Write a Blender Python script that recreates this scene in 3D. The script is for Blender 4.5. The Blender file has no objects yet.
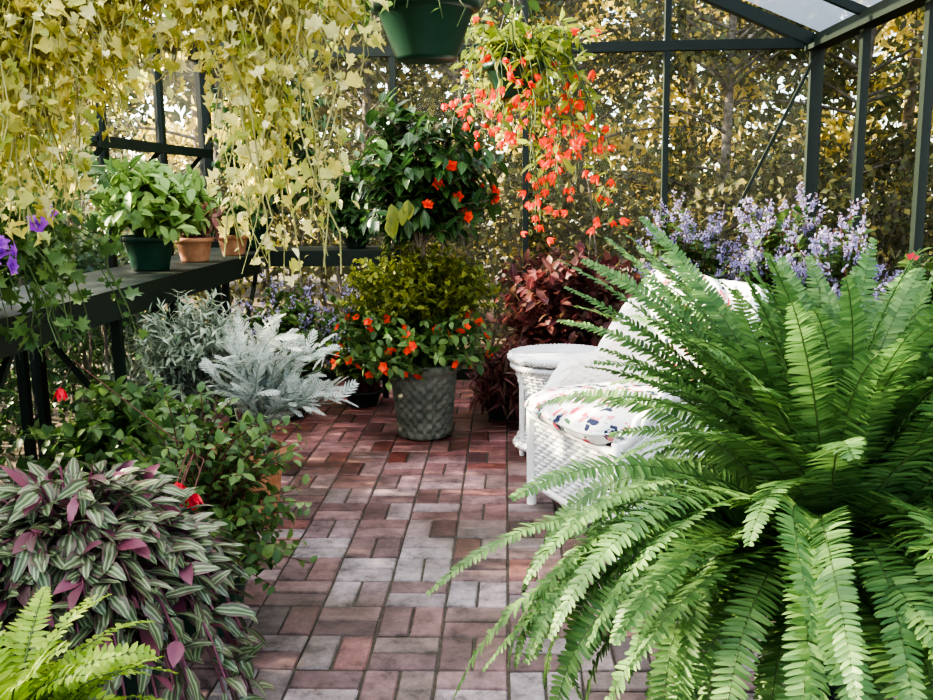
import bpy, math, random
import numpy as np
from mathutils import Vector, Matrix
rng=np.random.default_rng(11); random.seed(11)
A=np.array
def U(a,b): return random.uniform(a,b)
def nz(v):
    v=np.asarray(v,float); return v/np.maximum(np.linalg.norm(v,axis=-1,keepdims=True),1e-9)

# ---------------------------------------------------------------- mesh builder
class MB:
    def __init__(s): s.V=[];s.LI=[];s.LT=[];s.MI=[];s.UV=[];s.n=0
    def add(s,V,F,mat=0,uv=None):
        V=np.asarray(V,float); LT=A([len(f) for f in F]); LI=np.concatenate([np.asarray(f) for f in F])
        s.V.append(V); s.LI.append(LI+s.n); s.LT.append(LT); s.MI.append(np.full(len(F),mat))
        s.UV.append(np.zeros((len(LI),2)) if uv is None else np.asarray(uv)[LI]); s.n+=len(V)
    def batch(s,T,pos,d,n,L,W,mat=0,bend=0.):
        TV,TF,TU=T; pos=np.asarray(pos,float); N=len(pos)
        if N==0: return
        d=nz(d); n=np.asarray(n,float)+1e-4*rng.normal(size=(N,3)); sd=nz(np.cross(d,n)); n=np.cross(sd,d)
        L=np.broadcast_to(np.asarray(L,float),(N,)); W=np.broadcast_to(np.asarray(W,float),(N,)); b=np.broadcast_to(np.asarray(bend,float),(N,))
        K=len(TV); x=TV[:,0][None,:,None];y=TV[:,1][None,:,None];z=TV[:,2][None,:,None]
        Lc=L[:,None,None];Wc=W[:,None,None]
        V=pos[:,None]+sd[:,None]*x*Wc+d[:,None]*y*Lc+n[:,None]*(z*Wc-b[:,None,None]*y*y*Lc)
        fi=np.concatenate([np.asarray(f) for f in TF]); ft=A([len(f) for f in TF])
        s.V.append(V.reshape(-1,3)); s.LI.append((fi[None]+K*np.arange(N)[:,None]).ravel()+s.n)
        s.LT.append(np.tile(ft,N)); s.MI.append(np.full(len(TF)*N,mat)); s.UV.append(np.tile(TU[fi],(N,1))); s.n+=K*N
    def tube(s,P,r,k=6,mat=0,cap=False):
        P=np.asarray(P,float); n=len(P); r=np.broadcast_to(np.asarray(r,float),(n,))
        t=nz(np.gradient(P,axis=0)); ref=A([0,0,1.]) if abs(nz(P[-1]-P[0])[2])<.9 else A([1.,0,0])
        a=nz(np.cross(t,ref)); b=np.cross(t,a)
        th=np.arange(k)*2*math.pi/k
        V=P[:,None]+r[:,None,None]*(a[:,None]*np.cos(th)[None,:,None]+b[:,None]*np.sin(th)[None,:,None])
        F=[(i*k+j,i*k+(j+1)%k,(i+1)*k+(j+1)%k,(i+1)*k+j) for i in range(n-1) for j in range(k)]
        if cap: F+= [tuple(range(k)),tuple(range((n-1)*k,n*k))]
        s.add(V.reshape(-1,3),F,mat)
    def lathe(s,prof,c,k=32,mat=0,fn=None):
        V=[];n=len(prof)
        for (r,z) in prof:
            for j in range(k):
                th=2*math.pi*j/k; rr=r+(fn(th,z,r) if fn else 0)
                V.append((c[0]+rr*math.cos(th),c[1]+rr*math.sin(th),c[2]+z))
        F=[(i*k+j,i*k+(j+1)%k,(i+1)*k+(j+1)%k,(i+1)*k+j) for i in range(n-1) for j in range(k)]
        s.add(V,F,mat)
    def grid(s,V,nu,nv,mat=0,closed=False):
        m=nu if closed else nu-1
        F=[(i*nu+j,i*nu+(j+1)%nu,(i+1)*nu+(j+1)%nu,(i+1)*nu+j) for i in range(nv-1) for j in range(m)]
        s.add(V,F,mat)
    def box(s,c,sz,mat=0,R=None):
        V=A([[x,y,z] for x in(-.5,.5) for y in(-.5,.5) for z in(-.5,.5)])*A(sz)
        if R is not None: V=V@A(R).T
        s.add(V+A(c),[(0,1,3,2),(4,6,7,5),(0,4,5,1),(2,3,7,6),(0,2,6,4),(1,5,7,3)],mat)
    def beam(s,a,b,w,h=None,mat=0):
        a=A(a,dtype=float);b=A(b,dtype=float);h=h or w
        d=b-a;L=np.linalg.norm(d);d=d/L;ref=A([0,0,1.]) if abs(d[2])<.95 else A([0,1.,0])
        x=nz(np.cross(d,ref));z=np.cross(x,d)
        s.box((a+b)/2,(w,L,h),mat,np.stack([x,d,z],1))
    def build(s,name,mats,parent=None,smooth=True):
        V=np.concatenate(s.V);LI=np.concatenate(s.LI).astype(np.int32);LT=np.concatenate(s.LT);MI=np.concatenate(s.MI).astype(np.int32);UV=np.concatenate(s.UV)
        me=bpy.data.meshes.new(name); me.vertices.add(len(V)); me.vertices.foreach_set('co',V.ravel().astype(np.float32))
        me.loops.add(len(LI)); me.loops.foreach_set('vertex_index',LI)
        me.polygons.add(len(LT)); me.polygons.foreach_set('loop_start',(np.cumsum(LT)-LT).astype(np.int32))
        me.polygons.foreach_set('material_index',MI)
        me.polygons.foreach_set('use_smooth',np.full(len(LT),smooth))
        uvl=me.uv_layers.new(name='UVMap'); uvl.data.foreach_set('uv',UV.ravel().astype(np.float32))
        me.update(calc_edges=True); me.validate()
        for m in mats: me.materials.append(m)
        ob=bpy.data.objects.new(name,me); bpy.context.collection.objects.link(ob)
        if parent: ob.parent=parent
        return ob
def empty(name):
    e=bpy.data.objects.new(name,None); bpy.context.collection.objects.link(e); return e

# ---------------------------------------------------------------- leaf templates
def T(rows,fold=.15):
    V=[(0,0,0)];Uv=[(.5,0)]
    for y,w in rows:
        V+=[(-w/2,y,fold*w),(0,y,0),(w/2,y,fold*w)];Uv+=[(0,y),(.5,y),(1,y)]
    V.append((0,1,0));Uv.append((.5,1));n=len(rows)
    F=[(0,2,1),(0,3,2)]
    for i in range(n-1):
        a=1+3*i;F+=[(a,a+1,a+4,a+3),(a+1,a+2,a+5,a+4)]
    a=1+3*(n-1);t=len(V)-1;F+=[(a,a+1,t),(a+1,a+2,t)]
    return A(V,dtype=float),F,A(Uv,dtype=float)
def comp(parts):
    V=[];F=[];Uv=[];o=0
    for (v,f,u) in parts:
        V.append(v);F+=[tuple(i+o for i in q) for q in f];Uv.append(u);o+=len(v)
    return np.concatenate(V),F,np.concatenate(Uv)
def xf(t,M,off=(0,0,0),sc=(1,1,1)):
    return ((t[0]*A(sc))@A(M).T+A(off),t[1],t[2])
def Rz(a): c,s=math.cos(a),math.sin(a); return A([[c,-s,0],[s,c,0],[0,0,1]])
def Rx(a): c,s=math.cos(a),math.sin(a); return A([[1,0,0],[0,c,-s],[0,s,c]])
def Ry(a): c,s=math.cos(a),math.sin(a); return A([[c,0,s],[0,1,0],[-s,0,c]])
OV=T([(.2,.7),(.45,1),(.75,.68)])
LO=T([(.45,1)])
LAN=T([(.25,.95),(.6,.85)])
PIN=T([(.05,.9),(.5,.85),(.85,.55)],.14)
half=[(-.33,-.06),(-.28,.14),(-.58,.3),(-.26,.45),(-.38,.78),(-.1,.7)]
out=[(0,0)]+half+[(0,1)]+[(-x,y) for x,y in half[::-1]]
LOB=(A([(0,.38,0)]+[(x,y,.35*abs(x)) for x,y in out]),[(0,i+1,(i+1)%len(out)+1) for i in range(len(out))],A([(.5,.4)]+[(x+.5,y) for x,y in out]))
h2=[(-.3,.02),(-.5,.18),(-.40,.34),(-.56,.5),(-.34,.64),(-.34,.84),(-.12,.84)]
o2=[(0,0)]+h2+[(0,1)]+[(-x,y) for x,y in h2[::-1]]
SCA=(A([(0,.45,0)]+[(x,y,.6*abs(x)+.2*math.sin(17*y)) for x,y in o2]),[(0,i+1,(i+1)%len(o2)+1) for i in range(len(o2))],A([(.5,.4)]+[(x+.5,y) for x,y in o2]))
parts=[xf(LAN,Rz(0),(0,0,0),(.09,1,.2))]
for i,y in enumerate([.2,.34,.48,.62,.76,.88]):
    l=[.28,.42,.46,.4,.3,.2][i]
    for sg in(1,-1): parts.append(xf(LAN,Rz(sg*.8),(0,y-.05,0),(.085,l,.2)))
SIL=comp(parts)
FLW=comp([xf(T([(.55,.85)],.1),Rz(i*2*math.pi/5)@Rx(.35),(0,0,0)) for i in range(5)])
BEG=comp([xf(LAN,Ry(i*2*math.pi/5)@Rx(.55 if i%2 else .3),(0,0,0),(.34,1,.34)) for i in range(5)])
DBL=comp([xf(T([(.55,.85)],.1),Rz(i*2*math.pi/5+k*.6)@Rx(.25+.45*k),(0,0,0),(1-.2*k,1-.2*k,1)) for i in range(5) for k in range(3)])

# ---------------------------------------------------------------- materials
def nodes(name):
    m=bpy.data.materials.new(name);m.use_nodes=True;nt=m.node_tree;nt.nodes.clear();return m,nt,nt.nodes.new('ShaderNodeOutputMaterial')
def ramp(nt,cols,fac,const=False):
    r=nt.nodes.new('ShaderNodeValToRGB');e=r.color_ramp.elements
    while len(e)<len(cols): e.new(.5)
    for i,c in enumerate(cols):
        p,c=(c[0],c[1]) if len(c)==2 else (i/(len(cols)-1),c)
        e[i].position=p;e[i].color=(*c,1)
    if const:r.color_ramp.interpolation='CONSTANT'
    nt.links.new(fac,r.inputs[0]);return r.outputs[0]
def leafmat(name,cols,rough=.45,trans=.35,stripe=None,vein=None):
    m,nt,out=nodes(name);N=nt.nodes;Lk=nt.links.new
    g=N.new('ShaderNodeNewGeometry');c=ramp(nt,cols,g.outputs['Random Per Island'])
    if stripe or vein:
        uv=N.new('ShaderNodeUVMap');sp=N.new('ShaderNodeSeparateXYZ');Lk(uv.outputs[0],sp.inputs[0])
        a=N.new('ShaderNodeMath');a.operation='SUBTRACT';a.inputs[1].default_value=.5;Lk(sp.outputs[0],a.inputs[0])
        b=N.new('ShaderNodeMath');b.operation='ABSOLUTE';Lk(a.outputs[0],b.inputs[0])
        b2=N.new('ShaderNodeMath');b2.operation='MULTIPLY';b2.inputs[1].default_value=2;Lk(b.outputs[0],b2.inputs[0])
        if stripe: 
            sc=ramp(nt,stripe,b2.outputs[0]);mx=N.new('ShaderNodeMix');mx.data_type='RGBA';mx.inputs[0].default_value=.75
            Lk(c,mx.inputs[6]);Lk(sc,mx.inputs[7]);c=mx.outputs[2]
        else:
            sc=ramp(nt,[(0,(1,1,1)),(.14,(0,0,0)),(.8,(0,0,0)),(1,(.3,.3,.3))],b2.outputs[0]);mx=N.new('ShaderNodeMix');mx.data_type='RGBA'
            Lk(sc,mx.inputs[0]);Lk(c,mx.inputs[6]);mx.inputs[7].default_value=(*vein,1);c=mx.outputs[2]
    p=N.new('ShaderNodeBsdfPrincipled');p.inputs['Roughness'].default_value=rough;Lk(c,p.inputs['Base Color'])
    t=N.new('ShaderNodeBsdfTranslucent');Lk(c,t.inputs[0])
    ms=N.new('ShaderNodeMixShader');ms.inputs[0].default_value=trans;Lk(p.outputs[0],ms.inputs[1]);Lk(t.outputs[0],ms.inputs[2]);Lk(ms.outputs[0],out.inputs[0])
    return m
def mat(name,col,rough=.5,col2=None,scale=20,bump=0,metal=0):
    m,nt,out=nodes(name);N=nt.nodes;Lk=nt.links.new
    p=N.new('ShaderNodeBsdfPrincipled');p.inputs['Roughness'].default_value=rough;p.inputs['Metallic'].default_value=metal
    tc=N.new('ShaderNodeTexCoord');no=N.new('ShaderNodeTexNoise');no.inputs['Scale'].default_value=scale;no.inputs['Detail'].default_value=6
    Lk(tc.outputs['Object'],no.inputs['Vector'])
    Lk(ramp(nt,[(.35,col),(.65,col2 or tuple(x*.8 for x in col))],no.outputs[0]),p.inputs['Base Color'])
    if bump:
        b=N.new('ShaderNodeBump');b.inputs['Strength'].default_value=bump;b.inputs['Distance'].default_value=.01;Lk(no.outputs[0],b.inputs['Height']);Lk(b.outputs[0],p.inputs['Normal'])
    Lk(p.outputs[0],out.inputs[0]);return m
frame_m=mat('green_paint',(.004,.014,.007),.55)
soil=mat('soil',(.035,.022,.014),.95,(.07,.045,.028),60,.6)
joint=mat('mortar_sand',(.05,.042,.033),.95,(.09,.08,.055),40,.6)
ground_m=mat('leaf_litter',(.05,.035,.02),.95,(.13,.09,.045),6,.6)
terra=mat('terracotta',(.38,.16,.08),.8,(.5,.25,.14),18,.2)
gpot=mat('green_plastic_pot',(.01,.05,.03),.4)
dpot=mat('dark_plastic_pot',(.015,.03,.02),.6)
white=mat('white_wicker',(.93,.93,.91),.5,(.86,.86,.84),40,.1)
stone=mat('weathered_planter',(.10,.11,.085),.8,(.2,.2,.16),14,.4)
bark=mat('bark',(.10,.075,.055),.9,(.26,.22,.17),15,.6)
stemg=mat('green_stem',(.09,.14,.04),.6)
stemy=mat('pale_vine_stem',(.35,.33,.12),.6)
stemr=mat('reddish_stem',(.16,.05,.04),.6)
wire_m=mat('wire',(.1,.1,.1),.4)
def glassm(name,haze,hcol,gl=.07):
    m,nt,out=nodes(name);N=nt.nodes;Lk=nt.links.new
    t=N.new('ShaderNodeBsdfTransparent');t.inputs[0].default_value=(.97,.98,.97,1)
    g=N.new('ShaderNodeBsdfGlossy');g.inputs['Roughness'].default_value=.05
    a=N.new('ShaderNodeMixShader');a.inputs[0].default_value=gl;Lk(t.outputs[0],a.inputs[1]);Lk(g.outputs[0],a.inputs[2])
    d=N.new('ShaderNodeBsdfTranslucent');d.inputs[0].default_value=(*hcol,1)
    b=N.new('ShaderNodeMixShader');b.inputs[0].default_value=haze;Lk(a.outputs[0],b.inputs[1]);Lk(d.outputs[0],b.inputs[2]);Lk(b.outputs[0],out.inputs[0])
    return m
glass=glassm('window_glass',.015,(.9,.93,.9),.008);roofg=glassm('twinwall_roof_panel',.4,(.9,.95,1),.04)
def brickmat():
    m,nt,out=nodes('brick_paver');N=nt.nodes;Lk=nt.links.new
    g=N.new('ShaderNodeNewGeometry')
    c=ramp(nt,[(0,(.18,.10,.095)),(.12,(.27,.175,.17)),(.25,(.12,.07,.07)),(.37,(.33,.245,.25)),(.5,(.25,.22,.225)),(.62,(.22,.09,.08)),(.72,(.16,.12,.11)),(.84,(.35,.29,.30)),(.92,(.10,.065,.065)),(1,(.21,.12,.12))],g.outputs['Random Per Island'])
    tc=N.new('ShaderNodeTexCoord');n1=N.new('ShaderNodeTexNoise');n1.inputs['Scale'].default_value=11;n1.inputs['Detail'].default_value=12;n1.inputs['Roughness'].default_value=.78;Lk(tc.outputs['Object'],n1.inputs['Vector'])
    n2=N.new('ShaderNodeTexNoise');n2.inputs['Scale'].default_value=1.6;n2.inputs['Detail'].default_value=5;Lk(tc.outputs['Object'],n2.inputs['Vector'])
    f=ramp(nt,[(.34,(.28,.27,.25)),(.47,(.95,.95,.95)),(.62,(1.6,1.57,1.6))],n1.outputs[0])
    mx=N.new('ShaderNodeMix');mx.data_type='RGBA';mx.blend_type='MULTIPLY';mx.inputs[0].default_value=1;Lk(c,mx.inputs[6]);Lk(f,mx.inputs[7])
    ms=N.new('ShaderNodeMix');ms.data_type='RGBA';ms.blend_type='MULTIPLY';ms.inputs[0].default_value=1;Lk(mx.outputs[2],ms.inputs[6]);Lk(ramp(nt,[(.35,(.58,.58,.5)),(.55,(1,1,1)),(.7,(1.15,1.12,1.16))],n2.outputs[0]),ms.inputs[7])
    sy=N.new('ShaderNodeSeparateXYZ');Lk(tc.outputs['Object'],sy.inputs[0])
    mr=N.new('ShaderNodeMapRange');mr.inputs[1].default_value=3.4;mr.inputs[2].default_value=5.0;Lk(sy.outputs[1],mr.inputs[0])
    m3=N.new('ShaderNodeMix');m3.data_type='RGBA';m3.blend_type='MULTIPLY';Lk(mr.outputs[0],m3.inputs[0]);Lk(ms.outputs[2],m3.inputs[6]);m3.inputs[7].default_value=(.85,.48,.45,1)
    p=N.new('ShaderNodeBsdfPrincipled');Lk(m3.outputs[2],p.inputs['Base Color'])
    Lk(ramp(nt,[(.4,(.34,.34,.34)),(.6,(.68,.68,.68))],n2.outputs[0]),p.inputs['Roughness'])
    b=N.new('ShaderNodeBump');b.inputs['Strength'].default_value=.7;b.inputs['Distance'].default_value=.008;Lk(n1.outputs[0],b.inputs['Height']);Lk(b.outputs[0],p.inputs['Normal'])
    Lk(p.outputs[0],out.inputs[0]);return m
brick=brickmat()
def floralmat():
    m,nt,out=nodes('floral_fabric');N=nt.nodes;Lk=nt.links.new
    tc=N.new('ShaderNodeTexCoord');no=N.new('ShaderNodeTexNoise');no.inputs['Scale'].default_value=30;Lk(tc.outputs['Object'],no.inputs['Vector'])
    ad=N.new('ShaderNodeVectorMath');ad.operation='MULTIPLY_ADD';ad.inputs[1].default_value=(.07,.07,.07);Lk(no.outputs['Color'],ad.inputs[0]);Lk(tc.outputs['Object'],ad.inputs[2])
    v=N.new('ShaderNodeTexVoronoi');v.inputs['Scale'].default_value=26;Lk(ad.outputs[0],v.inputs['Vector'])
    sp=N.new('ShaderNodeSeparateColor');Lk(v.outputs['Color'],sp.inputs[0])
    c=ramp(nt,[(0,(.85,.84,.82)),(.12,(.7,.08,.13)),(.3,(.02,.03,.08)),(.46,(.85,.84,.82)),(.6,(.05,.13,.07)),(.74,(.8,.28,.3)),(.88,(.85,.84,.82))],sp.outputs[0],True)
    mk=ramp(nt,[(.46,(0,0,0)),(.56,(1,1,1))],v.outputs['Distance'])
    mx=N.new('ShaderNodeMix');mx.data_type='RGBA';Lk(mk,mx.inputs[0]);Lk(c,mx.inputs[6]);mx.inputs[7].default_value=(.85,.84,.82,1)
    p=N.new('ShaderNodeBsdfPrincipled');p.inputs['Roughness'].default_value=.85;Lk(mx.outputs[2],p.inputs['Base Color']);Lk(p.outputs[0],out.inputs[0]);return m
floral=floralmat()
L_dark=leafmat('dark_green_leaf',[(.02,.06,.016),(.045,.105,.028),(.08,.16,.04)],.35,.25,vein=(.12,.25,.08))
L_mid=leafmat('mid_green_leaf',[(.05,.12,.03),(.11,.20,.05),(.19,.29,.08)],.45,.35)
L_pale=leafmat('pale_green_leaf',[(.16,.28,.08),(.26,.40,.12),(.36,.50,.16)],.45,.4)
L_lime=leafmat('lime_leaf',[(.20,.24,.035),(.34,.35,.06),(.13,.18,.035)],.5,.4)
L_fern=leafmat('fern_leaf',[(.075,.17,.05),(.13,.25,.07),(.21,.35,.11),(.09,.2,.055)],.5,.4)
L_gfern=leafmat('golden_fern_leaf',[(.2,.32,.03),(.32,.46,.05),(.44,.54,.09)],.5,.4)
L_vine=leafmat('pale_vine_leaf',[(.6,.56,.12),(.95,.84,.32),(.36,.42,.08),(1,.93,.55),(.5,.5,.12),(.85,.72,.22),(.3,.38,.08)],.5,.5)  # palest stops paint bright highlights over the vine's own yellow-green
L_sil=leafmat('silver_leaf',[(.5,.54,.49),(.68,.70,.66),(.36,.44,.37)],.8,.25)
L_gray=leafmat('gray_green_leaf',[(.28,.34,.25),(.42,.46,.37),(.18,.25,.15)],.8,.25)
L_burg=leafmat('burgundy_leaf',[(.11,.03,.032),(.2,.055,.055),(.27,.11,.08),(.10,.08,.04),(.16,.04,.045)],.4,.35,vein=(.38,.12,.13))
L_zeb=leafmat('striped_leaf',[(.08,.13,.05),(.15,.10,.08),(.10,.16,.06)],.35,.15,stripe=[(0,(.06,.10,.04)),(.16,(.10,.15,.06)),(.28,(.30,.35,.20)),(.42,(.36,.40,.24)),(.52,(.05,.10,.04)),(.8,(.10,.09,.06)),(.95,(.22,.10,.12))])
L_zebp=leafmat('purple_underleaf',[(.2,.05,.08),(.28,.09,.14),(.12,.07,.06)],.4,.3)
L_for1=leafmat('woodland_leaf',[(.065,.085,.03),(.11,.13,.045),(.19,.2,.075),(.12,.10,.06),(.45,.38,.11),(.075,.095,.04),(.16,.15,.09)],.7,.45)  # the gold stop paints backlit leaves among the olive ones
L_for2=leafmat('sunlit_gold_leaf',[(.45,.38,.08),(.85,.68,.16),(.95,.8,.28),(.24,.26,.08)],.6,.5)  # gold palette puts the wood's sunlit patches into the leaf colour
L_hedge=leafmat('hedge_leaf',[(.07,.10,.035),(.13,.16,.06),(.22,.22,.10)],.7,.35)
L_beg=leafmat('begonia_leaf',[(.28,.36,.05),(.42,.46,.08),(.16,.26,.04)],.5,.5)
F_or=leafmat('orange_red_petal',[(1,.05,.005),(1,.09,.01),(.95,.03,.005)],.6,.3)
F_red=leafmat('red_petal',[(.85,.01,.04),(.95,.04,.09)],.5,.4)
F_mag=leafmat('magenta_petal',[(.8,.01,.25),(.9,.05,.35)],.5,.4)
F_pur=leafmat('purple_petal',[(.42,.06,.68),(.58,.16,.82)],.5,.4)
F_lav=leafmat('lavender_petal',[(.46,.42,.70),(.6,.56,.82),(.36,.31,.58)],.6,.4)

# ---------------------------------------------------------------- shell
GX,GY,ZE,ZR,GF=2.1,6.6,2.29,3.2,-1.2
ROWS=[6.6-.86*i for i in range(10)]; ROWS[-1]=GF
def pane(m,q):
    m.add(q,[(0,1,2,3)])
w=empty('wall_back');m=MB()
for x in (-2.1,-.77,.14,1.1,2.1): 
    zt=ZE+(2.1-abs(x))*.433 if abs(x)<2 else ZE
    m.beam((x,GY,0),(x,GY,zt),.04 if abs(x)<2 else .085,.05)
m.beam((-GX,GY,ZE),(GX,GY,ZE),.06,.065);m.beam((-GX,GY,.04),(GX,GY,.04),.06,.08)
for sg in(1,-1): m.beam((sg*GX,GY,ZE),(0,GY,ZR),.08,.08)
m.beam((2.08,GY-.03,2.2),(1.6,GY-.03,1.2),.02,.02);m.beam((-2.08,GY-.03,2.2),(-1.6,GY-.03,1.2),.02,.02)
m.build('frame',[frame_m],w,False)
m=MB();m.add([(-GX,GY,0),(GX,GY,0),(GX,GY,ZE),(0,GY,ZR),(-GX,GY,ZE)],[(0,1,2,3,4)]);m.build('glass',[glass],w,False)
for nm,sx in(('wall_left',-1),('wall_right',1)):
    w=empty(nm);m=MB();x=sx*GX
    for y in ROWS[1:]: m.beam((x,y,0),(x,y,ZE),.045,.055)
    m.beam((x,GY-.06,ZE),(x,GF,ZE),.09,.09);m.beam((x,GY-.06,.04),(x,GF,.04),.06,.08)
    m.beam((x-sx*.1,GY-.1,ZE-.05),(x-sx*.1,GF,ZE-.05),.03,.03)
    m.build('frame',[frame_m],w,False)
    m=MB();pane(m,[(x,GY-.05,0),(x,GF,0),(x,GF,ZE),(x,GY-.05,ZE)]);m.build('glass',[glass],w,False)
w=empty('ceiling');m=MB()
for y in ROWS[1:]:
    for sx in(1,-1): m.beam((sx*GX,y,ZE+.04),(0,y,ZR+.02),.04,.05)
m.beam((0,GY-.05,ZR),(0,GF,ZR),.08,.1)
m.build('rafters',[frame_m],w,False)
m=MB()
for sx in(1,-1): pane(m,[(sx*(GX+.06),GY,ZE+.05),(sx*(GX+.06),GF,ZE+.05),(0,GF,ZR+.06),(0,GY,ZR+.06)])
m.build('roof_panels',[roofg],w,False)
m=MB();m.box((0,(GY+GF)/2,-.044),(2*GX-.06,GY-GF-.06,.075),1)
b=.1025;BT=A([[x*.5,y*.5,z] for z,k in((-.03,1),(-.005,1),(0,.91)) for x,y in((-1*k,-1*(k if k==1 else .96)),(1*k,-1*(k if k==1 else .96)),(1*k,1*(k if k==1 else .96)),(-1*k,1*(k if k==1 else .96)))])
BF=[(8,9,10,11)]+[(i*4+j,i*4+(j+1)%4,(i+1)*4+(j+1)%4,(i+1)*4+j) for i in(0,1) for j in range(4)]
pos=[];dd=[]
for i in range(-10,10):
    for j in range(-6,32):
        cx=(i+.5)*2*b;cy=(j+.5)*2*b
        for k in(-.5,.5):
            if (i+j)%2: pos.append((cx+k*b,cy,0));dd.append((U(-.025,.025),1,0))
            else: pos.append((cx,cy+k*b,0));dd.append((1,U(-.025,.025),0))
pos=A(pos);pos[:,2]+=rng.uniform(-.003,.002,len(pos))
keep=(pos[:,1]<GY-.1)&(pos[:,1]>GF+.1);pos=pos[keep];dd=A(dd)[keep]
TB=(BT*A([1,1,1/.094]),BF,np.zeros((12,2)))
m.batch(TB,pos,dd,np.tile([0,0,1.],(len(pos),1))+rng.normal(size=(len(pos),3))*A([.008,.008,0]),.197,.095,0)
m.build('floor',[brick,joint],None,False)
m=MB();n=60
g=np.linspace(-30,30,n);X,Y=np.meshgrid(g,g);Z=-.12+.04*np.sin(X*1.3)*np.cos(Y*.9)
m.grid(np.stack([X,Y+8,Z],-1).reshape(-1,3),n,n);m.build('ground',[ground_m])

# ---------------------------------------------------------------- bench + upper shelf
m=MB();zs=.98
m.box((-1.80,3.45,zs-.015),(.46,5.9,.03));m.box((-1.56,3.15,zs-.06),(.03,5.3,.12));
m.box((-1.3,6.2,zs-.015),(1.1,.45,.03));m.box((-1.15,5.96,zs-.05),(.8,.03,.1))
for y in(.7,2.2,3.7,5.2): 
    m.beam((-1.59,y,0),(-1.59,y,zs-.03),.035);m.beam((-2.0,y,0),(-2.0,y,zs-.03),.035)
    m.beam((-1.59,y,.15),(-1.59,y+.7,zs-.1),.02);m.beam((-1.59,y,.4),(-2.0,y,zs-.06),.02)
m.beam((-.8,6,0),(-.8,6,zs-.03),.035);m.beam((-.8,6.4,0),(-.8,6.4,zs-.03),.035)
m.build('plant_bench',[frame_m],None,False)
m=MB();m.box((-1.93,5.0,1.6),(.22,1.6,.025));m.box((-1.82,5.0,1.59),(.015,1.6,.05))
for y in(4.3,5,5.7): m.beam((-2.06,y,1.35),(-1.84,y,1.58),.02)
m.build('wall_shelf',[frame_m],None,False)

# ---------------------------------------------------------------- plant helpers
def bez(a,b,c,n=9):
    t=np.linspace(0,1,n)[:,None];return (1-t)**2*A(a)+2*t*(1-t)*A(b)+t*t*A(c)
def along(P,t):
    s=t*(len(P)-1);i=int(min(s,len(P)-2));return P[i]+(P[i+1]-P[i])*(s-i),nz(P[i+1]-P[i])
class Lv:
    def __init__(s): s.p=[];s.d=[];s.n=[];s.l=[];s.w=[]
    def add(s,p,d,n,l,w): s.p.append(p);s.d.append(d);s.n.append(n);s.l.append(l);s.w.append(w)
    def flush(s,m,T,mat,bend=.2):
        if s.p: m.batch(T,s.p,s.d,s.n,s.l,s.w,mat,bend)
def rv(): return nz(rng.normal(size=3))
def leafs(P,lv,nl,L,W,t0=.3,up=.4,out=.8,fw=.4):
    for i in range(nl):
        t=t0+(1-t0)*(i+1)/nl;p,tg=along(P,t)
        q=nz(np.cross(tg,rv()))
        d=q*out+tg*fw+A([0,0,up*.5]);l=L*U(.7,1.15)
        lv.add(p,d,A([0,0,1.])+.5*rv()+.3*tg,l,l*W/L*U(.85,1.1))
def bush(m,base,c,rad,nst,nl,L,W,TT,ml,ms,t0=.35,zmin=-.3,rs=.003,bend=.25,br=.05,up=.4,fw=.4,out=.8):
    lv=Lv();tips=[];base=A(base,dtype=float);c=A(c,dtype=float)
    for i in range(nst):
        d=rv()
        while d[2]<zmin:d=rv()
        t=c+A(rad)*d*U(.55,1.02);b0=base+A([U(-br,br),U(-br,br),0])
        ct=b0+(t-b0)*A([.25,.25,.75])+A([0,0,.05])
        P=bez(b0,ct,t);m.tube(P,np.linspace(rs*1.6,rs*.6,9),4,ms)
        leafs(P,lv,nl,L,W,t0,up,out,fw)
        tips.append((t,nz(P[-1]-P[-2]),d))
    lv.flush(m,TT,ml,bend);return tips
def pot(m,c,r,h,mt,ms=None,rim=.012,k=32,taper=.72):
    m.lathe([(0,.005),(r*taper,0),(r*taper+.003,.01),(r*.95,h*.8),(r*.97,h*.82),(r+rim,h*.84),(r+rim,h),(r+rim-.008,h+.004),(r-.01,h),(r*.9,h*.75)],c,k,mt)
    m.lathe([(r*.93,h*.9),(r*.5,h*.92),(0,h*.93)],c,k,mt if ms is None else ms)
def flowers(m,tips,frac,sz,TT,mt,off=.01,jit=.03):
    p=[];d=[];n=[]
    for t,tg,o in tips:
        if random.random()<frac:
            p.append(t+tg*off+jit*rv());a=nz(o+A([0,-.6,.3])+.4*rv());n.append(a);d.append(rv())
    if p: m.batch(TT,p,d,n,A([sz*U(.8,1.15) for _ in p]),sz,mt,0)
def frond(m,lv,base,az,e0,droop,Ln,wd,ms,sp=.0155,curl=0):
    n=int(Ln/sp);p=A(base,dtype=float);P=[p.copy()];roll=U(-.6,.6)
    for i in range(n):
        t=i/n;e=e0-droop*t**1.25;a=az+curl*t
        tg=A([math.cos(a)*math.cos(e),math.sin(a)*math.cos(e),math.sin(e)]);sd=A([-math.sin(a),math.cos(a),0])
        nn=np.cross(tg,sd);sd,nn=sd*math.cos(roll)+nn*math.sin(roll),nn*math.cos(roll)-sd*math.sin(roll)
        p=p+tg*sp;P.append(p.copy())
        if t>.06:
            w=wd*min(1,(t-.02)/.2)**.6*max(0.0,1-t)**.55
            if t>.92:w*=.9
            for sg in(1,-1):
                lv.add(p,sd*sg+tg*(.12+.5*t*t)+nn*U(-.02,.22)+.12*rv(),nn+.3*rv(),w*U(.85,1.06)+.005,sp*1.0)
    m.tube(P[::3]+[P[-1]],np.linspace(.0028,.0008,len(P[::3])+1),4,ms)

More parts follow.
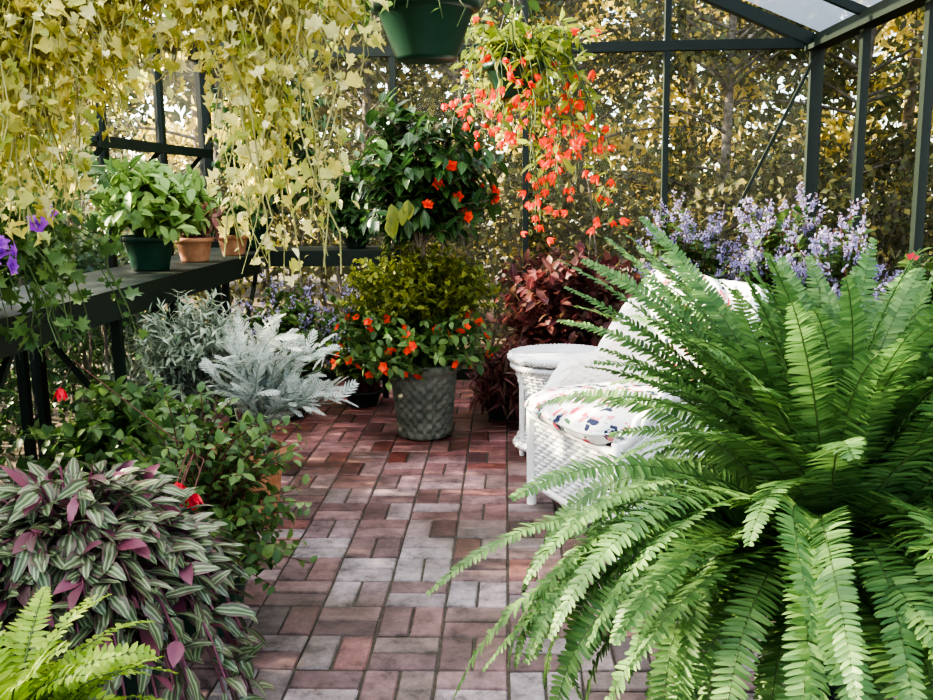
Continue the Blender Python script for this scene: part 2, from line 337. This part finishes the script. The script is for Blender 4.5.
# ---------------------------------------------------------------- big fern
m=MB();lv=Lv();C=A([.71,1.97,.56])
NF=235
for i in range(NF):
    az=(i*2.39996+U(-.2,.2))%(2*math.pi);k=(i+.5)/NF;dg=math.degrees(az)
    e0=math.radians(88-56*k+U(-9,9));Ln=U(.66,.86)*(.86+.24*k)
    if 75<dg<172 and k>.5: Ln*=.72
    if k<.42:
        dr=U(.35,1.25)
        if 75<dg<190: Ln*=.93
    else:
        dr=U(1.0,2.2)
        if 140<dg<215: e0-=.30
    if 200<dg<340 and k>.5: dr+=.5
    frond(m,lv,C+A([math.cos(az),math.sin(az),0])*.12*k,az,e0,dr,Ln,U(.06,.08),1,.0105,curl=U(-.7,.7))
for i in range(60):
    az=math.radians(U(195,345));frond(m,lv,C+A([math.cos(az),math.sin(az),0])*.1,az,math.radians(U(5,45)),U(1.2,2.0),U(.42,.72),U(.06,.08),1,.0105,curl=U(-.6,.6))
for i in range(14):
    az=math.radians(U(118,168));frond(m,lv,C,az,math.radians(U(58,72)),U(.5,1.0),U(.8,.92),U(.06,.072),1,.0105,curl=U(-.3,.3))
lv.flush(m,PIN,0,.15)
pot(m,(.71,1.97,.34),.14,.22,2,3)
m.build('potted_fern',[L_fern,stemg,dpot,soil])
def weave(m,f,nu,nv,r=.004,amp=.003,closed=False,mt=0,rib=2):
    nn=nu+(1 if closed else 0)
    for j in range(nv):
        P=[]
        for k in range(nn):
            p,q=f(k/nu if closed else k/(nu-1),j/(nv-1));P.append(A(p)+A(q)*amp*(1 if (k+j)%2 else -1))
        m.tube(P,r,4,mt)
    for k in range(0,nu):
        P=[f(k/nu if closed else k/(nu-1),j/8)[0] for j in range(9)];m.tube(P,r*.9,4,mt)
    V=[]
    for j in range(12):
        for k in range(nu):
            p,q=f(k/nu if closed else k/(nu-1),j/11);V.append(A(p)-A(q)*.006)
    m.grid(A(V),nu,12,mt,closed)
m=MB()
def fst(u,v):
    a=2*math.pi*u;r=.11+.02*abs(2*v-1);return (.71+r*math.cos(a),1.97+r*math.sin(a),.04+.27*v),(math.cos(a),math.sin(a),0)
weave(m,fst,36,24,.006,.003,True)
m.lathe([(0,.31),(.13,.31),(.135,.322),(.13,.338),(0,.338)],(.71,1.97,0),32)
for i in range(4):
    a=.6+i*math.pi/2;m.tube([(.71+.115*math.cos(a),1.97+.115*math.sin(a),z) for z in(0,.1,.31)],.012,8)
m.build('plant_stand',[dpot])

# ---------------------------------------------------------------- wicker table
m=MB();TX,TY=.27,4.72
def ft(u,v):
    a=2*math.pi*u;r=.175+.05*(2*v-1)**2+.012*(v>.5);return (TX+r*math.cos(a),TY+r*math.sin(a),.05+.42*v),(math.cos(a),math.sin(a),0)
weave(m,ft,40,26,.0068,.0075,True)
m.lathe([(0,.49),(.21,.49),(.235,.495),(.248,.508),(.235,.52),(.2,.518),(0,.515)],(TX,TY,0),40)
for r in np.linspace(.02,.2,12): m.lathe([(r-.006,.517),(r,.523),(r+.006,.517)],(TX,TY,0),40)
def ring(m,cx,cy,z,r,rr,tw=40,a0=0,a1=2*math.pi):
    for s in(0,math.pi):
        P=[(cx+(r+rr*.6*math.cos(tw*t+s))*math.cos(t),cy+(r+rr*.6*math.cos(tw*t+s))*math.sin(t),z+rr*.6*math.sin(tw*t+s)) for t in np.linspace(a0,a1,220)]
        m.tube(P,rr*.7,5)
ring(m,TX,TY,.505,.248,.018);ring(m,TX,TY,.46,.238,.014);ring(m,TX,TY,.05,.225,.014)
for i in range(4):
    a=.4+i*math.pi/2;m.tube([(TX+.21*math.cos(a),TY+.21*math.sin(a),z) for z in(0,.05,.2,.48)],.014,8)
m.build('wicker_side_table',[white])

# ---------------------------------------------------------------- wicker armchair
ch=empty('wicker_armchair');ch.location=(.55,3.72,0)
ch.rotation_euler=(0,0,math.atan2(-.42,-.90)-math.pi/2)
def plan(u):
    s=u*1.78
    if s<.37: return A([.34,.32-s]),A([1.,0])
    if s>1.41: return A([-.34,-.05+(s-1.41)]),A([-1.,0])
    a=(s-.37)/1.04*math.pi;return A([.34*math.cos(a),-.05-.32*math.sin(a)]),nz(A([math.cos(a),-math.sin(a)]))
def sm(x): x=min(1,max(0,x));return x*x*(3-2*x)
def top(u):
    e=min(u,1-u);return .44+.17*sm(e/.12)+.32*sm((e-.17)/.17)
def fc(u,v):
    p,n=plan(u);z=.10+(top(u)-.10)*v;fl=.12*max(0,v-.35)*sm((top(u)-.45)/.4);q=p+n*fl
    return (q[0],q[1],z),(n[0],n[1],.1)
m=MB();weave(m,fc,56,36,.0078,.0085)
def ff(u,v): return (-.34+.68*u,.32,.10+.30*v),(0,1,0)
weave(m,ff,24,16,.0078,.0085)
m.build('woven_body',[white],ch)
m=MB()
P=[A(fc(u,1)[0]) for u in np.linspace(0,1,90)]
for s in(0,2.1,4.2): 
    Q=[p+.016*A([math.cos(i*.8+s)*.7,math.cos(i*.8+s)*.7,math.sin(i*.8+s)]) for i,p in enumerate(P)];m.tube(Q,.018,6)
for sx in(1,-1):
    m.tube([(sx*.345,.33,z) for z in np.linspace(0,.44,12)],.022,8,cap=True);m.tube([(sx*.26,-.30,z) for z in(0,.2,.4)],.02,8,cap=True)
m.tube([(x,.335,.40) for x in np.linspace(-.35,.35,8)],.018,8);m.tube([(x,.335,.10) for x in np.linspace(-.35,.35,8)],.015,8)
m.build('braided_rim_and_legs',[white],ch)
m=MB();m.box((0,.02,.385),(.64,.6,.02));m.build('seat_deck',[white],ch,False)
def puff(m,c,sz,R=None,e=.35,k=44,l=24):
    V=[]
    f=lambda x,p:math.copysign(abs(x)**p,x)
    for i in range(l+1):
        ph=-math.pi/2+math.pi*i/l
        for j in range(k):
            th=2*math.pi*j/k
            V.append((sz[0]/2*f(math.cos(ph),.75)*f(math.cos(th),e),sz[1]/2*f(math.cos(ph),.75)*f(math.sin(th),e),sz[2]/2*f(math.sin(ph),.9)))
    V=A(V)
    E=A([(sz[0]/2*f(math.cos(t),e),sz[1]/2*f(math.sin(t),e),0) for t in np.linspace(0,2*math.pi,70)])
    if R is not None: V=V@R.T;E=E@R.T
    m.grid(V+A(c),k,l+1,closed=True);m.tube(E+A(c),.008,6)
m=MB();puff(m,(0,.07,.465),(.64,.70,.18));m.build('seat_cushion',[floral],ch)
m=MB();puff(m,(0,-.25,.75),(.52,.54,.16),Rx(math.radians(72)));m.build('back_cushion',[floral],ch)

# ---------------------------------------------------------------- central planter
m=MB();PX,PY=-.46,5.05
zz=np.linspace(.03,.36,34)
prof=[(0,0),(.135,0),(.145,.01)]+[(.145+.035*(z/.36)**1.2,z) for z in zz]+[(.195,.37),(.205,.385),(.205,.41),(.195,.42),(.175,.415),(.165,.37)]
def fn(th,z,r):
    if r<.1 or z>.42:return 0
    if z>.365:return .006*math.sin(24*th)
    return .007*(1 if math.sin(18*th)*math.sin(z*110)>0 else -1)
m.lathe(prof,(PX,PY,0),108,0,fn);m.lathe([(.17,.39),(0,.4)],(PX,PY,0),24,1)
ti=bush(m,(PX,PY,.4),(PX-.07,PY-.03,.53),(.50,.36,.23),180,10,.06,.038,OV,2,3,zmin=-.8,br=.1)
flowers(m,ti,.3,.03,FLW,4,jit=.02)
m.build('impatiens_planter',[stone,soil,L_mid,stemg,F_or])
m=MB();bush(m,(PX,PY+.03,.4),(PX-.03,PY+.06,.81),(.46,.28,.25),260,17,.042,.028,SCA,0,1,t0=.3,zmin=-.4,br=.08)
m.build('lime_coleus',[L_lime,stemg])
m=MB()
P=bez((PX,PY+.02,.38),(PX+.03,PY+.05,.9),(PX,PY,1.3));m.tube(P,np.linspace(.016,.01,9),8,1)
ti=bush(m,(PX,PY,1.05),(PX,PY,1.46),(.44,.33,.43),150,13,.105,.05,OV,0,1,t0=.3,zmin=-.85,rs=.004,br=.02,up=-.1)
flowers(m,[t for t in ti if t[2][0]>.1],.4,.038,DBL,2)
lv=Lv()
for _ in range(9): lv.add(A([PX-.08+U(-.07,.07),PY-.30,1.24+U(-.08,.10)]),A([U(-.3,.3),-.2,-1]),A([0,-1,.2]),.095,.055)
lv.flush(m,OV,3)
m.build('hibiscus_standard',[L_dark,bark,F_or,L_lime])

# ---------------------------------------------------------------- burgundy coleus
m=MB();pot(m,(.38,5.75,0),.18,.26,2,3)
bush(m,(.38,5.75,.24),(.38,5.75,.62),(.52,.38,.42),190,13,.085,.05,OV,0,1,zmin=-.7,br=.1)
m.build('burgundy_coleus',[L_burg,stemr,gpot,soil])
m=MB();pot(m,(-.02,5.45,0),.12,.10,2,3)
bush(m,(-.02,5.45,.09),(.0,5.38,.24),(.24,.24,.24),150,12,.10,.016,LAN,0,1,zmin=-.7)
m.build('dark_grass_plant',[L_burg,stemr,dpot,soil])

# ---------------------------------------------------------------- lavender-flowered shrubs
def mona(name,x,y,h,r,ns=90,sc=1.,ph=.2):
    m=MB();pot(m,(x,y,0),.12,ph,3,4)
    ti=bush(m,(x,y,ph-.02),(x,y,.12+(h-.12)*.5),(r,r*.85,(h-.2)*.5),ns,14,.075,.045,OV,0,1,zmin=-.9,br=.1)
    lv=Lv()
    for t,tg,o in ti:
        if o[2]<-.2 and random.random()<.5: continue
        for q in range(int(1+sc)):
            d=nz(tg+A([0,0,.6])+.7*rv()*(q>0));hh=U(.06,.14)
            m.tube([t,t+d*hh],.0018,4,1)
            for k in range(14):
                f=U(.15,1);lv.add(t+d*hh*f+.008*rv(),rv()+A([0,0,.2]),rv(),U(.014,.026),.015)
    lv.flush(m,LO,2,0);m.build(name,[L_mid,stemr,F_lav,dpot,soil])
mona('lavender_spurflower',1.14,6.0,1.24,.36,140,2);mona('lavender_spurflower',1.64,5.6,1.34,.35,150,2);mona('lavender_spurflower',1.68,4.75,1.22,.34,150,2)
mona('lavender_spurflower',-1.32,5.45,.82,.32,120,.5,.1);mona('lavender_spurflower',-.92,5.8,.80,.30,120,.5,.1)
m=MB();pot(m,(1.72,3.95,0),.17,.3,3,4)
ti=bush(m,(1.72,3.95,.28),(1.72,3.95,.66),(.27,.3,.4),110,12,.065,.045,OV,0,1,zmin=-.5);flowers(m,ti,.15,.03,FLW,2)
m.build('potted_geranium',[L_mid,stemg,F_red,terra,soil])

# ---------------------------------------------------------------- back-left foliage
m=MB();pot(m,(-1.7,6.22,zs),.13,.2,2,3)
bush(m,(-1.7,6.22,zs+.18),(-1.52,6.2,1.70),(.42,.26,.60),280,15,.065,.034,OV,0,1,zmin=-.8)
m.build('potted_ficus',[L_dark,bark,gpot,soil])
m=MB();pot(m,(-1.0,6.2,zs),.09,.10,2,3)
bush(m,(-1.0,6.2,zs+.09),(-1.0,6.18,1.26),(.24,.22,.28),120,11,.06,.03,OV,0,1,zmin=-.9)
m.build('potted_houseplant',[L_dark,stemg,dpot,soil])

# ---------------------------------------------------------------- bench-top pots
m=MB();pot(m,(-1.76,4.55,zs),.12,.17,2,3)
bush(m,(-1.76,4.55,zs+.15),(-1.70,4.48,1.28),(.30,.32,.21),130,9,.095,.05,OV,0,1,zmin=-.5)
m.build('potted_primrose',[L_pale,stemg,gpot,soil])
m=MB();pot(m,(-1.72,5.1,zs),.1,.13,2,3)
bush(m,(-1.72,5.1,zs+.1),(-1.72,5.1,1.18),(.2,.2,.12),50,8,.08,.03,OV,0,1,zmin=-.2)
m.build('potted_bromeliad',[L_burg,stemr,terra,soil])
m=MB();pot(m,(-1.65,5.6,zs),.09,.12,2,3)
bush(m,(-1.65,5.6,zs+.11),(-1.65,5.58,1.2),(.19,.19,.15),80,8,.06,.03,OV,0,1,zmin=-.5)
m.build('potted_houseplant',[L_mid,stemg,terra,soil])
def trail(m,lv,a,out,b,nl,L,W,ms,rs=.002,t0=.05,sp=.012,wob=.012):
    P=bez(a,out,b,14);e=A([U(0,6) for _ in range(2)]);tt=np.linspace(0,1,14)
    wv=np.stack([np.sin(tt*9+e[0]),np.cos(tt*8+e[1]),.5*np.sin(tt*11+e[1])],1)*wob*1.5*tt[:,None]
    P=P+wv+np.concatenate([np.zeros((1,3)),wob*.6*rng.normal(size=(13,3))]);m.tube(P,rs,4,ms)
    for i in range(nl):
        p,tg=along(P,t0+(1-t0)*U(0,1));q=nz(rv()*A([1,1,.7]))
        l=L*U(.45,1.25);lv.add(p+q*U(.2,1)*sp,q+A([0,0,-.25]),nz(q*A([1,1,0])+A([0,-.3,.9])+1.0*rv()),l,l*W/L)
m=MB();lv=Lv();pot(m,(-1.66,2.75,zs),.13,.18,2,3)
for i in range(230):
    a=U(0,6.28);r=U(.12,.52);c=A([-1.66,2.75,zs+.18]);b=c+A([r*math.cos(a),r*math.sin(a),U(-.35,.45)]);
    if b[0]<-2.0: b[0]=-1.95
    trail(m,lv,c,c+A([.8*r*math.cos(a),.8*r*math.sin(a),.3]),b,18,.05,.05,1,sp=.02)
lv.flush(m,LOB,0,.2)
p=[]
for q in [(-1.33,2.41,1.20),(-1.30,2.39,1.17),(-1.32,2.38,1.23),(-1.28,2.40,1.21),(-1.20,2.42,1.30),(-1.22,2.40,1.28),(-1.36,2.40,1.18)]: p.append(q)
for q in p: m.tube([(-1.6,2.72,zs+.18),(q[0]-.05,q[1]+.02,q[2]+.0),q],.002,4,1)
m.batch(DBL,p,[rv() for _ in p],[(0.3,-1,.3)]*len(p),.032,.032,4)
m.build('potted_ivy',[L_mid,stemg,gpot,soil,F_pur])

# ---------------------------------------------------------------- hanging baskets
def hang(m,c,r,h,mt,mw):
    x,y,z=c;pot(m,c,r,h,mt,None,taper=.6)
    for i in range(3):
        a=i*2.094+.5;m.tube([(x+r*math.cos(a),y+r*math.sin(a),z+h),(x,y,z+h+.32)],.0018,4,mw)
    m.tube([(x,y,z+h+.3),(x,y,3.2-.433*abs(x))],.003,5,mw)
m=MB();hang(m,(-.235,2.9,1.735),.15,.17,2,3);lv=Lv();c=A([-.235,2.9,1.9])
for i in range(70):
    a=U(0,6.28);r=U(.12,.34);e=A([r*math.cos(a),r*math.sin(a),0]);trail(m,lv,c,c+e*.8+A([0,0,.2]),c+e+A([0,0,U(.0,.2) if r<.2 else U(-.12,.12)]),10,.055,.035,1)
lv.flush(m,OV,0,.2)
p=[c+A([-.2+U(-.05,.05),-.1,.02+U(-.03,.05)]) for _ in range(9)];m.batch(DBL,p,[rv() for _ in p],[(0,-1,.2)]*9,.03,.03,4)
m.build('hanging_geranium_basket',[L_mid,stemg,gpot,wire_m,F_mag])
m=MB();hang(m,(.04,4.0,1.72),.12,.14,2,3);lv=Lv();c=A([.04,4.0,1.86]);fl=Lv()
for i in range(100):
    a=U(0,6.28);r=U(.1,.30);e=A([r*math.cos(a)+.07,r*math.sin(a),0]);dz=U(-.72,.14) if math.cos(a)>-.2 else U(-.3,.14)
    b=c+e*(1.1)+A([0,0,dz]);trail(m,lv,c,c+e+A([0,0,.24]),b,11,.07,.022,1)
    if dz<0:
        for _ in range(3 if dz<-.2 else 1):
            fl.add(b+A([U(-.06,.06),U(-.05,.05),U(-.03,.2)]),A([U(-.9,.9),U(-.9,.3),-.6]),rv(),U(.03,.052),.045)
lv.flush(m,LAN,0,.25);fl.flush(m,BEG,4,0)
m.build('hanging_begonia_basket',[L_beg,stemg,gpot,wire_m,F_or])
def vine(name,c,ends,nl,L):
    m=MB();hang(m,c,.15,.16,2,3);lv=Lv();lo=Lv();k=A([c[0],c[1],c[2]+.15])
    for (x,y,z,s,n) in ends:
        for i in range(n):
            b=A([x+U(-s,s),y+U(-s,s),z+U(-s,s)*.9])
            f=U(.6,1.25);o=A([b[0]*f+k[0]*(1-f),b[1]*.75+k[1]*.25,max(k[2]-.02+U(-.2,.05),b[2]+.1)])
            trail(m,lv,k,o,b,int(nl*.75),L,L*.85,1,.0022,.12,sp=.045,wob=.022)
            trail(m,lo,k,o,b,int(nl*.4),L*.8,L*.4,1,.0012,.12,sp=.05,wob=.022)
    lv.flush(m,SCA,0,.4);lo.flush(m,OV,0,.5);m.build(name,[L_vine,stemy,gpot,wire_m])
vine('hanging_vine_basket',(-.62,2.35,1.98),[(-.46,2.25,1.18,.05,3),(-.62,2.25,1.18,.04,4),(-.60,2.3,1.32,.06,8),(-.57,2.3,1.45,.06,7),(-.42,2.3,1.68,.08,8),(-.72,2.3,1.70,.12,15),(-.42,2.25,1.29,.05,3),(-.8,2.4,1.74,.1,10),(-.5,2.3,1.80,.14,13),(-.66,2.3,1.55,.05,5)],44,.037)
vine('hanging_vine_basket',(-1.15,2.3,1.98),[(-1.18,2.2,1.42,.12,22),(-1.0,2.25,1.56,.12,15),(-1.25,2.2,1.55,.16,22),(-.95,2.3,1.70,.12,13),(-1.08,2.2,1.32,.08,10),(-1.2,2.2,1.3,.08,9),(-1.1,2.2,1.8,.17,17)],46,.039)

# ---------------------------------------------------------------- floor plants on the left
m=MB();pot(m,(-1.06,3.66,0),.14,.32,2,3)
bush(m,(-1.03,3.66,.3),(-.95,3.62,.57),(.26,.22,.30),46,8,.12,.08,SIL,0,1,t0=.25,zmin=-.2,fw=.8,out=.65,up=.8)
m.build('dusty_miller',[L_sil,L_gray,terra,soil])
m=MB();pot(m,(-1.42,4.0,0),.17,.28,2,3)
bush(m,(-1.42,4.0,.26),(-1.36,3.95,.58),(.38,.3,.38),270,20,.055,.013,LAN,0,1,t0=.2,zmin=-.3)
m.build('potted_lavender',[L_gray,L_gray,terra,soil])
m=MB();pot(m,(-1.35,3.15,0),.17,.26,2,3)
bush(m,(-1.35,3.15,.24),(-1.35,3.1,.42),(.36,.3,.3),190,13,.055,.038,OV,0,1,zmin=-.5)
m.build('potted_herb',[L_mid,stemg,terra,soil])
m=MB();pot(m,(-.95,2.72,0),.14,.24,2,3)
bush(m,(-.95,2.72,.22),(-.90,2.68,.42),(.34,.34,.38),150,16,.042,.028,OV,0,1,t0=.2,zmin=-.8,rs=.0022)
lf=Lv()
for (x,y,z) in [(-.84,2.27,.60),(-.86,2.28,.57),(-.83,2.29,.55),(-.81,2.27,.59),(-.85,2.27,.62),(-1.3,2.6,.80)]:
    m.tube([(-.92,2.6,.6),(x,y+.1,z+.06),(x,y,z)],.002,4,1)
    for _ in range(3): lf.add(A([x,y,z]),A([U(-.5,.5),-.3,-1]),rv(),.045,.045)
lf.flush(m,BEG,4,0)
m.build('potted_fuchsia',[L_mid,stemr,gpot,soil,F_red])
m=MB();ZC=A([-1.0,2.0,.36]);lv=Lv();lp=Lv()
for i in range(330):
    a=U(0,6.28);r=.39*math.sqrt(U(.02,1))
    e=A([math.cos(a)*r,math.sin(a)*r,0]);t=ZC+e+A([0,0,.36-2.6*r*r+U(-.07,.05)-(U(0,.25) if r>.34 else 0)]);t[2]=max(t[2],.06)
    P=bez(ZC,ZC+e*.7+A([0,0,.34]),t);m.tube(P,.0035,5,1)
    for k in range(7):
        p,tg=along(P,.45+.55*k/6);q=nz(e/max(r,.01)+1.1*rv());d=q*.9+tg*.3
        (lp if random.random()<.11 else lv).add(p,d,A([0,-.15,1.])+.6*rv(),U(.06,.095),U(.028,.04))
lv.flush(m,OV,0,.35);lp.flush(m,OV,4,.2)
pot(m,(-1.0,2.0,0),.19,.36,2,3)
m.build('potted_inchplant',[L_zeb,L_zebp,gpot,soil,L_zebp])
m=MB();lv=Lv();C=A([-.80,1.32,.48])
for i in range(70):
    az=i*2.4;k=(i+.5)/70;frond(m,lv,C+A([math.cos(az),math.sin(az),0])*.06*k,az,math.radians(80-60*k+U(-8,8)),U(.9,2.0),U(.22,.31),U(.04,.055),1,.011,curl=U(-.5,.5))
lv.flush(m,LAN,0,.12);pot(m,(-.80,1.32,.0),.13,.46,2,3)
m.build('potted_golden_fern',[L_gfern,stemg,gpot,soil])

# ---------------------------------------------------------------- outside woodland
def treemesh(name,h,r,nl,lm,sz,trunk=.06,z0=.3):
    m=MB();P=bez((0,0,-.15),(U(-.3,.3),U(-.3,.3),h*.5),(U(-.5,.5),U(-.5,.5),h),14);m.tube(P,np.linspace(trunk,.012,14),7,1)
    cs=[]
    for i in range(60):
        t=U(.06,.98);p,tg=along(P,t);a=U(0,6.28);rr=r*(1-.45*t)*U(.5,1.1)
        q=p+A([math.cos(a)*rr,math.sin(a)*rr,U(.0,.6)]);B=bez(p,(p+q)/2+A([0,0,.15]),q,7);m.tube(B,np.linspace(.018,.006,7),4,1)
        for k in range(4): cs.append(along(B,U(.35,1))[0])
    cs=A(cs);ci=rng.integers(0,len(cs),nl);pos=cs[ci]+rng.normal(size=(nl,3))*A([.15,.15,.12])
    pos[:,2]=np.maximum(pos[:,2],.02)
    d=rng.normal(size=(nl,3));n=rng.normal(size=(nl,3))+A([0,-.6,.6])
    l=rng.uniform(.5,1.2,nl)*sz;m.batch(LO,pos,d,n,l,l*.5,0,.1)
    ob=m.build(name,[lm,bark]);return ob
protos=[treemesh('woodland_tree',6.5,1.5,9000,L_for1,.10),treemesh('woodland_tree',5.5,1.3,7000,L_for1,.09),treemesh('sunlit_gold_tree',7,1.8,6500,L_for2,.14,.09)]  # the gold tree has sunlight painted into its leaves
spots=[(-4.2,9.2,0),(-2.9,9.0,1),(-1.5,9.6,0),(-.3,8.9,1),(.9,9.9,0),(2.0,8.9,1),(3.3,9.5,0),(4.3,8.3,1),(4.4,6.4,0),(4.9,4.8,1),(4.6,3.2,0),(-3.6,11.3,2),(-1.2,11.6,0),(.7,11.8,2),(2.3,11.4,2),(4.6,11.2,2),(6.4,9.0,2),(6.6,6.0,2),(-5.6,11.4,2),(7,3.2,2)]
used=set()
for i,(x,y,k) in enumerate(spots):
    pr=protos[k]
    if k in used:
        o=bpy.data.objects.new(pr.name.split('.')[0],pr.data);bpy.context.collection.objects.link(o)
    else: o=pr;used.add(k)
    o.location=(x,y,-.1);o.rotation_euler=(0,0,i*1.7);s=U(.88,1.1);o.scale=(s,s,s)
def hedge(name,x0,x1,y0,y1,h,n,lm,sz=.07,nb=90):
    m=MB();pos=np.stack([rng.uniform(x0,x1,n),rng.uniform(y0,y1,n),rng.uniform(0,1,n)],1)
    hh=h*(1+.12*np.sin(pos[:,1]*2.1+pos[:,0]*.7)+.08*np.sin(pos[:,0]*3.3+1));pos[:,2]=pos[:,2]**.8*hh
    l=rng.uniform(.6,1.2,n)*sz;m.batch(LO,pos,rng.normal(size=(n,3)),rng.normal(size=(n,3)),l,l*.55,0,.1)
    for i in range(nb):
        x=U(x0,x1);y=U(y0,y1);m.tube(bez((x,y,-.1),(x+U(-.3,.3),y,h*.5),(x+U(-.2,.2),y+U(-.1,.1),h*U(.7,.95)),8),np.linspace(.016,.005,8),4,1)
    m.build(name,[lm,bark])
hedge('sun_block_hedge',-4.9,-4.1,-3,7.2,3.0,22000,L_hedge,.10)  # hedge added to keep the low sun off the floor
hedge('garden_shrub_border',-3.1,-2.5,.5,7,1.25,15000,L_dark,.08,50)
hedge('shrub_thicket',-3.4,5.5,7.5,8.2,1.5,11000,L_for1,.09,60)
hedge('distant_woods',-11,11,14.2,15.5,6.3,24000,L_hedge,.28,60)
hedge('distant_woods',8.8,9.8,-2,13,6,15000,L_hedge,.26,40)

# ---------------------------------------------------------------- light, sky, camera
wd=bpy.data.worlds.new('World');bpy.context.scene.world=wd;wd.use_nodes=True;nt=wd.node_tree
bg=nt.nodes['Background'];sk=nt.nodes.new('ShaderNodeTexSky');sk.sky_type='NISHITA';sk.sun_disc=False;sk.sun_elevation=math.radians(28);sk.sun_rotation=math.radians(-65)
hs=nt.nodes.new('ShaderNodeHueSaturation');hs.inputs['Saturation'].default_value=.68;nt.links.new(sk.outputs[0],hs.inputs['Color'])
nt.links.new(hs.outputs[0],bg.inputs[0]);bg.inputs[1].default_value=.68
sl=bpy.data.lights.new('sun','SUN');sl.energy=26;sl.angle=.012;sl.color=(1,.86,.62);so=bpy.data.objects.new('sun',sl);bpy.context.collection.objects.link(so)
sd=Vector((-.92,.16,.38));so.rotation_euler=sd.to_track_quat('Z','Y').to_euler();so.location=(-8,4,6)
cd=bpy.data.cameras.new('camera');co=bpy.data.objects.new('camera',cd);bpy.context.collection.objects.link(co)
cd.lens=35.9;cd.sensor_width=36;cd.clip_start=.02
Mx=Matrix.Rotation(math.radians(2.5),4,'Z')@Matrix.Rotation(math.radians(90-9.76),4,'X')@Matrix.Rotation(math.radians(-.8),4,'Z')
co.matrix_world=Matrix.Translation((0,0,1.35))@Mx
sc=bpy.context.scene;sc.camera=co
sc.view_settings.look='AgX - High Contrast';sc.view_settings.exposure=0.3
